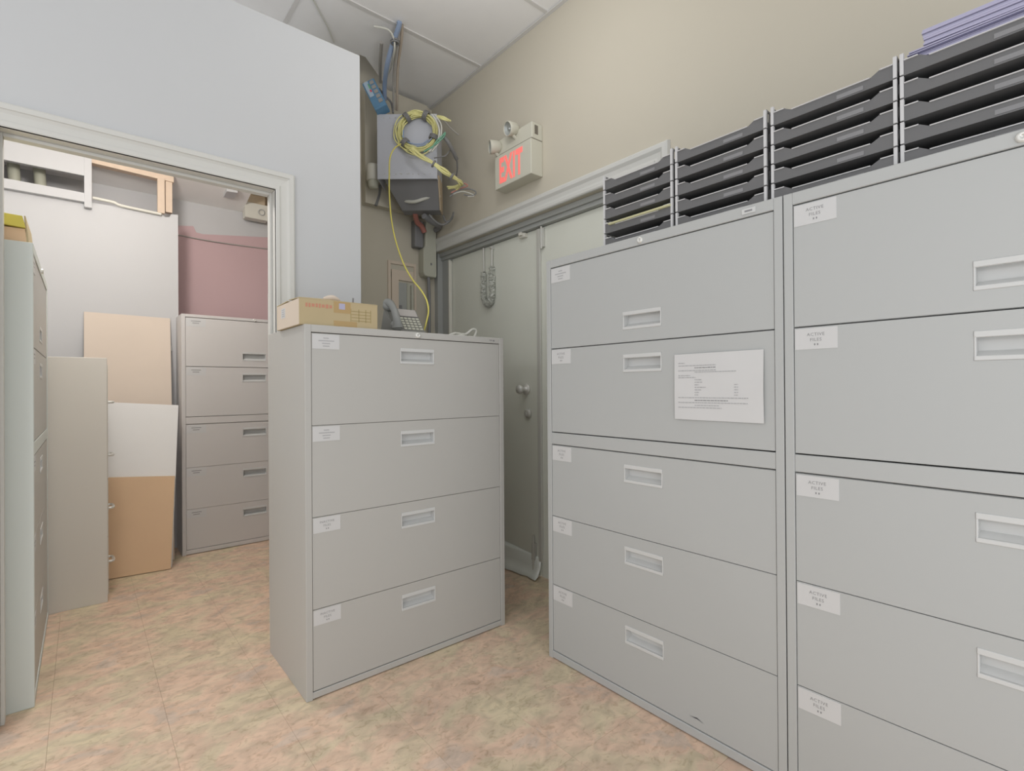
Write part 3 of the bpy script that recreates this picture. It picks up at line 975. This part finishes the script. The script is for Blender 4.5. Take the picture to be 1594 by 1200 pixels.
# recessed electrical panel
p = empty('electrical_panel', (1.716, FY, 1.60))
m = MB()
x0, x1, z0, z1 = -0.108, 0.110, -0.17, 0.405
m.box(x0, x0 + 0.020, -0.012, 0, z0, z1).box(x1 - 0.016, x1, -0.012, 0, z0, z1).box(x0 + 0.02, x1 - 0.016, -0.012, 0, z1 - 0.022, z1).box(x0 + 0.02, x1 - 0.016, -0.012, 0, z0, z0 + 0.02)
m.build('frame', 'cardboard_pale', p, 0.002)
MB().box(x0 + 0.02, x1 - 0.016, -0.003, 0, z0 + 0.02, z1 - 0.022).build('cover', 'beige_wall', p)
MB().box(-0.083, -0.030, -0.016, -0.003, z0 + 0.05, 0.33).build('door_leaf', 'cardboard_pale', p, 0.002)
MB().box(-0.083, 0.09, -0.014, -0.003, 0.275, 0.345).build('door_leaf', 'cardboard_pale', p, 0.002)
m = MB().box(-0.028, 0.036, -0.006, -0.003, z0 + 0.06, 0.262)
m.build('breaker_bay', 'door_frame', p)
m = MB().box(0.036, 0.060, -0.012, -0.003, z0 + 0.05, 0.262).box(0.066, 0.084, -0.020, -0.003, z0 + 0.05, 0.25)
m.build('cover_strip', 'device_grey', p, 0.002)
MB().box(-0.022, -0.004, -0.013, -0.006, 0.06, 0.10).build('breaker', 'rack_dark', p)
tag(p, 'recessed electrical panel in the beige wall behind the phone', 'electrical panel')

# grey conduit box and the black box beside it
p = empty('siren_box', (1.905, FY - 0.002, 1.915))
prof = [(-0.055, 0.03), (-0.045, 0.005), (-0.02, 0.0), (0.050, 0.0), (0.053, 0.02), (0.053, 0.385), (0.04, 0.40), (-0.03, 0.40), (-0.035, 0.37), (-0.04, 0.21), (-0.055, 0.20)]
MB().prism([(x, 0, z) for x, z in prof], (0, -0.075, 0)).build('case', 'device_grey', p, 0.012, 3)
MB().box(0.0, 0.012, -0.078, -0.074, 0.085, 0.10).build('keyhole', 'rack_dark', p)
tag(p, 'grey upright alarm box with rounded corners beside the exit door frame', 'alarm box')
o = MB().box(1.792, 1.860, FY - 0.06, FY, 2.118, 2.31).build('power_box', 'rack_dark', bevel=0.008, seg=3)
tag(o, 'black box on the far wall left of the grey alarm box', 'power box')
o = MB().tube([at(646, 331, 3.45), at(649, 345, 3.55), at(656, 352, 3.6), at(661, 362, 3.62)], 0.018, 10).build('red_cable', 'cable_red')
tag(o, 'thick red cable dropping from the rack into the grey alarm box', 'cable')
o = MB().tube([at(667, 432, 3.66), at(668, 470, 3.66), at(668, 560, 3.66)], 0.012, 8).build('conduit', 'rack_dark')
tag(o, 'dark conduit running down the corner below the grey alarm box', 'conduit')

# ------------------------------------------------------------------ network rack across the corner
A0 = Vector((1.418, 2.983, 2.435)); A1 = Vector((1.706, 2.740, 2.435))
ux = (A1 - A0).normalized()
ny = Vector((-ux.y, ux.x, 0))
if ny.dot(Vector((1, 1, 0))) < 0:
    ny = -ny                                      # away from viewer
rz = math.atan2(ux.y, ux.x)
p = empty('network_rack', A0, rz)                 # local x along the face, y away from viewer
W = (A1 - A0).length
tag(p, 'grey metal wall-mounted network rack under a coil of yellow cable', 'network rack')
MB().box(0, W, 0, 0.004, 0, 0.41).build('front_panel', 'rack_grey', p, 0.002)
MB().box(0, 0.004, 0.004, 0.19, 0, 0.41).build('side_panel', 'rack_grey', p, 0.001)
MB().box(W - 0.004, W, 0.004, 0.22, 0.0, 0.41).build('side_panel', 'rack_grey', p, 0.001)
MB().box(0, W, 0.004, 0.19, 0.406, 0.41).build('top_panel', 'rack_grey', p, 0.001)
m = MB()
for zz in (0.03, 0.385):
    for k in range(9):
        xx = 0.045 + k * (W - 0.09) / 8
        m.lathe([(0.0001, 0), (0.0035, 0.0), (0.0035, 0.001)], (xx, -0.0002, zz), (0, -1, 0), 8)
m.build('bolt_holes', 'cab_gap', p)
m = MB()
m.lathe([(0.0001, 0.002), (0.004, 0.0015), (0.005, 0.0)], (0.145, 0, 0.035), (0, -1, 0), 10)
m.lathe([(0.0001, 0.002), (0.004, 0.0015), (0.005, 0.0)], (0.2, 0, 0.035), (0, -1, 0), 10)
m.build('screws', 'hole_light', p)
# equipment hanging below and behind the face
q = MB().hexa([(0.115, 0.185, -0.135), (0.365, 0.185, -0.135), (0.365, 0.275, -0.135), (0.115, 0.275, -0.135)],
              [(0.03, 0.03, 0.02), (0.375, 0.03, 0.02), (0.375, 0.19, 0.02), (0.03, 0.19, 0.02)]).build('equipment_shelf', 'rack_dark', p, 0.003)
MB().hexa([(0.366, 0.182, -0.135), (0.374, 0.182, -0.135), (0.374, 0.275, -0.135), (0.366, 0.275, -0.135)],
          [(0.376, 0.02, 0.03), (0.386, 0.02, 0.03), (0.386, 0.16, 0.03), (0.376, 0.16, 0.03)]).build('shelf_flange', 'wood_dark', p)
m = MB()
for xx in (0.235, 0.285):
    m.lathe([(0.0001, 0.003), (0.004, 0.003), (0.004, 0)], (xx, 0.175, -0.10), (0, -0.55, -0.8), 8)
m.build('indicator_light', 'hole_light', q)


def rack_pt(a, b, off=0.03):
    """point on the rack face, a along it, b up, off toward the viewer"""
    return A0 + ux * a - ny * off + Vector((0, 0, b))


cc = (0.262, 0.285)     # coil centre on the face


def loop(r0, off, seed, amp=0.006, ecc=1.0, n=16, dx=0, dz=0):
    rng = random.Random(seed)
    pts = []
    for k in range(n):
        an = 2 * math.pi * k / n
        r = r0 + rng.uniform(-amp, amp)
        pts.append(rack_pt(cc[0] + dx + r * ecc * math.cos(an), cc[1] + dz + r * math.sin(an), off + rng.uniform(-0.008, 0.008)))
    return pts


m = MB()
for k in range(18):
    m.tube(loop(0.098 + 0.0031 * (k % 9), 0.022 + 0.014 * (k // 9), 20 + k, dx=random.uniform(-.008, .008), dz=random.uniform(-.008, .008)), 0.0042, 6, sub=3, closed=True)
m.tube(loop(0.125, 0.03, 60, ecc=1.05, dx=-0.022, dz=0.0), 0.0042, 6, sub=3, closed=True)
m.tube(loop(0.130, 0.03, 61, ecc=0.9, dx=-0.010, dz=-0.02), 0.0042, 6, sub=3, closed=True)
coil = m.build('coil_loops', 'cable_yellow')
p = empty('yellow_cable_coil', rack_pt(cc[0], cc[1], 0.03))
bpy.context.view_layer.update()
coil.parent = p
coil.matrix_parent_inverse = Matrix.Translation(-p.location)
tag(p, 'big coil of yellow network cable tied to the front of the rack', 'cable coil')


def child(o):
    o.parent = p
    o.matrix_parent_inverse = Matrix.Translation(-p.location)
    return o


for an in (62, 128, 222, 338):
    a = math.radians(an)
    c = rack_pt(cc[0] + 0.109 * math.cos(a), cc[1] + 0.109 * math.sin(a), 0.03)
    rad = (ux * math.cos(a) + Vector((0, 0, 1)) * math.sin(a))
    tan = (-ux * math.sin(a) + Vector((0, 0, 1)) * math.cos(a))
    pts = [c + rad * 0.026 * math.cos(t) - ny * 0.027 * math.sin(t) for t in [2 * math.pi * k / 12 for k in range(12)]]
    mm = MB()
    for s in (-0.009, 0.0, 0.009):
        mm.tube([q + tan * s for q in pts], 0.006, 6, sub=2, closed=True)
    child(mm.build('cable_tie', 'cable_black'))
# loose bundle of tails, from the coil down to the right
rng = random.Random(9)
for k in range(9):
    j = lambda s=3.0: rng.uniform(-s, s)
    child(MB().tube([at(640 + j(), 232 + j(), 3.09), at(655 + j(), 243 + j(), 3.07), at(674 + j(2), 254 + j(2), 3.05), at(690 + j(), 265 + j(), 3.06),
                     at(705 + j(2), 275 + j(2), 3.10), at(718 + j(), 286 + j(), 3.15), at(712 + j(4), 293 + j(3), 3.2)], 0.0042, 6).build('cable_tail', 'cable_yellow'))
for k in range(5):
    j = lambda s=2.5: rng.uniform(-s, s)
    child(MB().tube([at(680 + j(), 182 + j(), 3.08), at(690 + j(), 184 + j(), 3.06), at(700 + j(), 190 + j(), 3.08)], 0.0045, 6).build('cable_tail', 'cable_yellow'))
for k in range(4):
    j = lambda s=2.0: rng.uniform(-s, s)
    child(MB().tube([at(698 + j(), 292 + j(), 3.22), at(708 + j(), 290 + j(), 3.2), at(718 + j(), 287 + j(), 3.18)], 0.0055, 6).build('cable_tail', 'cable_yellow'))
for (x, y) in ((675, 255), (703, 275)):
    mm = MB()
    c = at(x, y, 3.06)
    t = (at(705, 275, 3.08) - at(674, 254, 3.05)).normalized()
    n1 = t.cross(Vector((0, 0, 1))).normalized(); n2 = t.cross(n1)
    mm.tube([c + t * 0.0 + 0.017 * (math.cos(a) * n1 + math.sin(a) * n2) for a in [2 * math.pi * k / 10 for k in range(10)]], 0.007, 6, sub=2, closed=True)
    child(mm.build('cable_tie', 'cable_black'))

# other cables about the rack, each its own thing
m = MB().tube(loop(0.100, 0.045, 80, dx=0.01)[8:16], 0.0042, 6)
m.tube(loop(0.094, 0.045, 81)[9:15], 0.0042, 6)
tag(m.build('blue_cable', 'cable_blue'), 'blue cable strand in the coil on the rack', 'cable')
m = MB().tube([at(672, 231, 3.05), at(680, 219, 3.04), at(688, 212, 3.04), at(693, 206, 3.05), at(690, 214, 3.05), at(676, 226, 3.05), at(660, 236, 3.06)], 0.004, 6)
tag(m.build('green_cable', 'cable_green'), 'green cable strand crossing the coil on the rack', 'cable')
m = MB().tube([at(672, 178, 3.07), at(680, 190, 3.06), at(684, 205, 3.06), at(680, 222, 3.06), at(668, 236, 3.06)], 0.0055, 6)
m.tube([at(676, 178, 3.07), at(686, 192, 3.06), at(687, 207, 3.06), at(683, 222, 3.06), at(672, 236, 3.06)], 0.0045, 6)
tag(m.build('white_cable', 'cable_white'), 'white cable pair on the right of the coil on the rack', 'cable')
m = MB().tube([at(690, 212, 3.08), at(698, 222, 3.10), at(705, 235, 3.14), at(711, 248, 3.2)], 0.012, 8)
m.tube([at(711, 248, 3.2), at(712, 262, 3.25), at(710, 275, 3.3)], 0.005, 6)
tag(m.build('black_cable', 'cable_black'), 'thick black cable curving down the right of the rack', 'cable')
m = MB().tube([at(700, 234, 3.15), at(694, 242, 3.12), at(686, 244, 3.12), at(676, 246, 3.14)], 0.004, 6)
tag(m.build('black_wire', 'cable_black'), 'thin black wire looping right of the coil', 'cable')
for k, (mt, r, pts, lab) in enumerate((
        ('cable_black', 0.0045, [(700, 306), (715, 296), (730, 294), (741, 299), (735, 305), (722, 303)], 'black wire end curling at the far right of the cable tails'),
        ('cable_white', 0.0035, [(704, 303), (718, 298), (732, 301), (738, 305), (728, 306)], 'white wire end among the cable tails right of the rack'),
        ('cable_red', 0.0035, [(702, 300), (716, 294), (728, 289), (722, 285)], 'reddish wire end among the cable tails right of the rack'),
        ('cable_grey', 0.005, [(690, 186), (702, 200), (714, 210)], 'grey wire stub pointing right above the rack'))):
    tag(MB().tube([at(x, y, 3.2) for x, y in pts], r, 6).build('wire_end', mt), lab, 'cable')
m = MB().tube([at(618, 305, 3.35), at(628, 312, 3.35), at(645, 314, 3.33), at(668, 307, 3.33), at(686, 305, 3.33)], 0.011, 8)
m.tube([at(622, 308, 3.35), at(630, 300, 3.34), at(626, 298, 3.34)], 0.008, 8)
tag(m.build('pale_cable', 'cable_white'), 'pale thick cable lying under the rack', 'cable')
m = MB().tube([at(668, 334, 3.4), at(676, 343, 3.42), at(688, 350, 3.45), at(700, 344, 3.45), at(705, 335, 3.42)], 0.007, 7)
m.tube([at(690, 335, 3.42), at(694, 345, 3.45), at(703, 341, 3.45), at(706, 330, 3.42)], 0.006, 7)
tag(m.build('black_cable', 'cable_black'), 'black cable loop hanging under the rack shelf', 'cable')
m = MB().tube([at(660, 336, 3.42), at(672, 345, 3.5), at(684, 352, 3.6), at(678, 358, 3.66)], 0.02, 8)
tag(m.build('black_hose', 'rack_dark'), 'thick dark cable bundle between rack and alarm box', 'cable')

# long yellow cable hanging to the cabinet top
path = [(624, 224, 3.06), (614, 231, 3.05), (607, 246, 3.04), (606, 270, 3.02), (606, 300, 2.98), (609, 340, 2.9), (616, 375, 2.8), (628, 410, 2.68), (642, 435, 2.58),
        (655, 451, 2.52), (664, 467, 2.48), (667, 484, 2.46), (664, 500, 2.45), (659, 516, 2.45)]
pts = [at(*q) for q in path]
pts.append(Vector((pts[-1].x - 0.02, pts[-1].y + 0.03, 1.357)))
tag(MB().tube(pts, 0.0042, 7).build('yellow_patch_cable', 'cable_yellow_deep'), 'single yellow cable hanging from the rack down to the cabinet', 'cable')

# riser cables to the ceiling
for k, (mt, r, pts, lab) in enumerate((
        ('cable_blue', 0.014, [(599, 155, 3.3), (599, 130, 3.2), (603, 100, 3.05), (611, 70, 2.95), (620, 44, 2.86), (622, 34, 2.83)], 'blue cable bundle rising from the switch to the ceiling'),
        ('cable_white', 0.006, [(601, 140, 3.28), (602, 122, 3.2), (610, 100, 3.08), (614, 78, 2.95), (613, 60, 2.9), (604, 46, 2.86), (582, 41, 2.84)], 'white cable arching from the rack to the ceiling tiles'),
        ('cable_grey', 0.010, [(592, 128, 3.3), (592, 100, 3.15), (594, 66, 2.96)], 'grey cable rising left of the blue cable bundle'),
        ('cable_grey', 0.008, [(613, 170, 3.3), (613, 120, 3.15), (618, 70, 2.95), (624, 36, 2.85)], 'straight grey cable rising right behind the blue bundle'),
        ('cable_brown', 0.009, [(618, 172, 3.32), (619, 110, 3.12), (625, 60, 2.93), (626, 38, 2.86)], 'brown cable rising furthest right above the rack'),
        ('cable_black', 0.007, [(612, 176, 3.3), (609, 160, 3.3), (600, 150, 3.3), (590, 138, 3.32)], 'dark cable drooping over the blue network switch'))):
    tag(MB().tube([at(*q) for q in pts], r, 7).build('riser_cable', mt), lab, 'cable')
mm = MB()
c = at(615, 67, 2.92)
for s in (0, 0.012):
    mm.tube([c + Vector((0.022 * math.cos(a), 0.022 * math.sin(a), s)) for a in [2 * math.pi * k / 10 for k in range(10)]], 0.005, 6, sub=2, closed=True)
tag(mm.build('cable_tie', 'cable_black'), 'dark tie around the riser cables near the ceiling', 'cable tie')
def on_ceiling(x, y, z=CZ - 0.005):
    d = at(x, y, 1.0) - CAM
    return CAM + d * ((z - CAMH) / d.z)


m = MB().tube([on_ceiling(484, -8), on_ceiling(497, 18), on_ceiling(510, 42), on_ceiling(520, 66)], 0.004, 6)
tag(m.build('ceiling_wire', 'cable_white'), 'thin white wire running along the ceiling above the partition', 'cable')

# ------------------------------------------------------------------ things on the four-drawer cabinet
TOP = 1.3525
p = empty('carton', (0.592, 1.882, TOP))
tag(p, 'opened cardboard carton on the four-drawer cabinet, left of the phone', 'box')
W, D, H = 0.300, 0.275, 0.094
m = MB()
m.box(0, W, 0, 0.004, 0, H, 0)
m.box(0, 0.004, 0.004, D - 0.004, 0, H, 1)
m.box(W - 0.004, W, 0.004, D - 0.004, 0, H, 0)
m.box(0, W, D - 0.004, D, 0, H, 0)
m.box(0.004, W - 0.004, 0.004, D - 0.004, 0, 0.004, 0)
m.build('carton_body', ['cardboard', 'cardboard_pale'], p, 0.001)
fb = [(0.0, 0.0, H), (W, 0.0, H), (W, 0.13, H + 0.004), (0.0, 0.13, H + 0.004)]
MB().hexa([(0, 0, H), (W * .5, 0, H), (W * .5, 0.12, H + 0.024), (0, 0.12, H + 0.006)], [(0, 0, H + .003), (W * .5, 0, H + .003), (W * .5, 0.12, H + 0.027), (0, 0.12, H + 0.009)]).build('flap', 'cardboard', p)
MB().hexa([(W * .5, 0, H), (W, 0, H), (W, 0.12, H + 0.002), (W * .5, 0.12, H + 0.024)], [(W * .5, 0, H + .003), (W, 0, H + .003), (W, 0.12, H + 0.005), (W * .5, 0.12, H + 0.027)]).build('flap', 'cardboard', p)
MB().hexa([(0, 0.14, H + .004), (W, 0.14, H + .001), (W, D, H), (0, D, H)], [(0, 0.14, H + 0.007), (W, 0.14, H + .004), (W, D, H + .003), (0, D, H + .003)]).build('flap', 'cardboard', p)
m = MB()
m.box(0.125, 0.215, -0.0006, 0, 0.0, 0.022)
m.box(0.125, 0.190, -0.0006, 0, 0.052, H)
m.build('tape', 'cardboard_tape', p)
m = MB()
rng = random.Random(4)
x = 0.022
while x < 0.112:
    wd = rng.uniform(0.006, 0.011)
    m.box(x, x + wd, -0.0006, 0, 0.064 + rng.uniform(0, .003), 0.080 - rng.uniform(0, .003))
    x += wd + 0.004
m.build('red_print', 'print_red', p)
m = MB()
for k in range(4):
    m.box(0.190 + 0.004, 0.270, -0.0006, 0, 0.026 + k * 0.012, 0.028 + k * 0.012)
for xx in (0.190, 0.222, 0.250, 0.270):
    m.box(xx, xx + 0.002, -0.0006, 0, 0.022, 0.072)
m.build('table_print', 'print_olive', p)
MB().box(0.145, 0.168, -0.0012, -0.0006, 0.066, 0.088).build('sticker', 'paper_lavender', p)
m = MB().box(-0.0006, 0, 0.165, 0.215, 0.040, 0.078)
m.build('shipping_label', 'label_paper', p)
m = MB()
for k in range(4):
    m.box(-0.001, -0.0005, 0.172, 0.206, 0.046 + 0.008 * k, 0.049 + 0.008 * k)
m.build('label_print', 'print_grey', p)
m = MB().tube([(0.70, 1.94, TOP + H + 0.016), (0.735, 1.94, TOP + H + 0.022), (0.765, 1.945, TOP + H + 0.014)], lambda u: 0.004 + 0.007 * math.sin(math.pi * u), 8)
tag(m.build('crumpled_paper', 'cardboard_tan'), 'crumpled pinkish wrapping scrap poking out of the carton', 'paper')
m = MB().tube([(0.84, 2.0, TOP + 0.099), (0.842, 2.0, TOP + 0.135)], 0.0035, 7)
tag(m.build('metal_pin', 'rack_dark'), 'small dark pin standing on the carton', 'pin')

# desk phone
pr = empty('desk_phone', (1.100, 2.05, TOP), math.radians(-4))
tag(pr, 'dark grey desk phone with its handset on the left', 'telephone')
# wedge: front low, back high
fz0, fz1 = 0.024, 0.140
MB().hexa([(-0.055, 0, 0), (0.105, 0, 0), (0.105, 0.16, 0), (-0.055, 0.16, 0)],
          [(-0.055, 0, fz0), (0.105, 0, fz0), (0.105, 0.10, fz1), (-0.055, 0.10, fz1)]).build('base', 'phone_dark', pr, 0.006)
sl = Vector((0, 0.10, fz1 - fz0)).normalized()
nr = Vector((0, -(fz1 - fz0), 0.10)).normalized()


def face(u, v, h=0.0):
    return Vector((u, 0, fz0)) + sl * v + nr * h


def slab(mb, u0, u1, v0, v1, h0, h1, mi=0):
    return mb.hexa([face(u0, v0, h0), face(u1, v0, h0), face(u1, v1, h0), face(u0, v1, h0)],
                   [face(u0, v0, h1), face(u1, v0, h1), face(u1, v1, h1), face(u0, v1, h1)], mi)


slab(MB(), 0.005, 0.095, 0.095, 0.142, 0.0, 0.006).build('display', 'phone_screen', pr, 0.003)
m = MB()
for r in range(5):
    for c in range(5):
        slab(m, 0.002 + c * 0.0195, 0.0165 + c * 0.0195, 0.008 + r * 0.017, 0.019 + r * 0.017, 0.0, 0.0045)
m.build('keypad', 'device_grey', pr, 0.001, 1)
slab(MB(), -0.05, 0.0, 0.01, 0.14, -0.002, 0.004).build('cradle', 'phone_dark', pr, 0.002)
hs = MB()
hs.tube([face(-0.040, -0.004, 0.020), face(-0.042, 0.022, 0.040), face(-0.043, 0.075, 0.050), face(-0.042, 0.128, 0.040), face(-0.040, 0.154, 0.018)],
        lambda u: 0.015 + 0.010 * abs(2 * u - 1) ** 2, 14, sub=8)
hs.lathe([(0.001, -0.012), (0.024, -0.012), (0.026, 0.004), (0.020, 0.012), (0.001, 0.014)], face(-0.040, 0.012, 0.018), nr, 18)
hs.lathe([(0.001, -0.012), (0.024, -0.012), (0.026, 0.004), (0.020, 0.012), (0.001, 0.014)], face(-0.040, 0.142, 0.016), nr, 18)
hs.build('handset', 'phone_grey', pr)
# white cord on the cabinet top
m = MB().tube([(1.36, 2.16, TOP + 0.006), (1.385, 2.10, TOP + 0.030), (1.41, 2.10, TOP + 0.036), (1.45, 2.10, TOP + 0.034), (1.475, 2.10, TOP + 0.038), (1.505, 2.10, TOP + 0.060),
                (1.527, 2.10, TOP + 0.062), (1.532, 2.10, TOP + 0.048), (1.515, 2.10, TOP + 0.020), (1.49, 2.11, TOP + 0.006)], 0.0065, 8)
m.tube([(1.37, 2.13, TOP + 0.008), (1.40, 2.09, TOP + 0.022), (1.46, 2.09, TOP + 0.020), (1.49, 2.10, TOP + 0.008)], 0.0065, 8)
m.tube([(1.38, 2.12, TOP + 0.010), (1.43, 2.08, TOP + 0.026), (1.48, 2.10, TOP + 0.012)], 0.0065, 8)
tag(m.build('cable_loop', 'cable_white'), 'looped white cord at the right end of the cabinet top', 'cord')
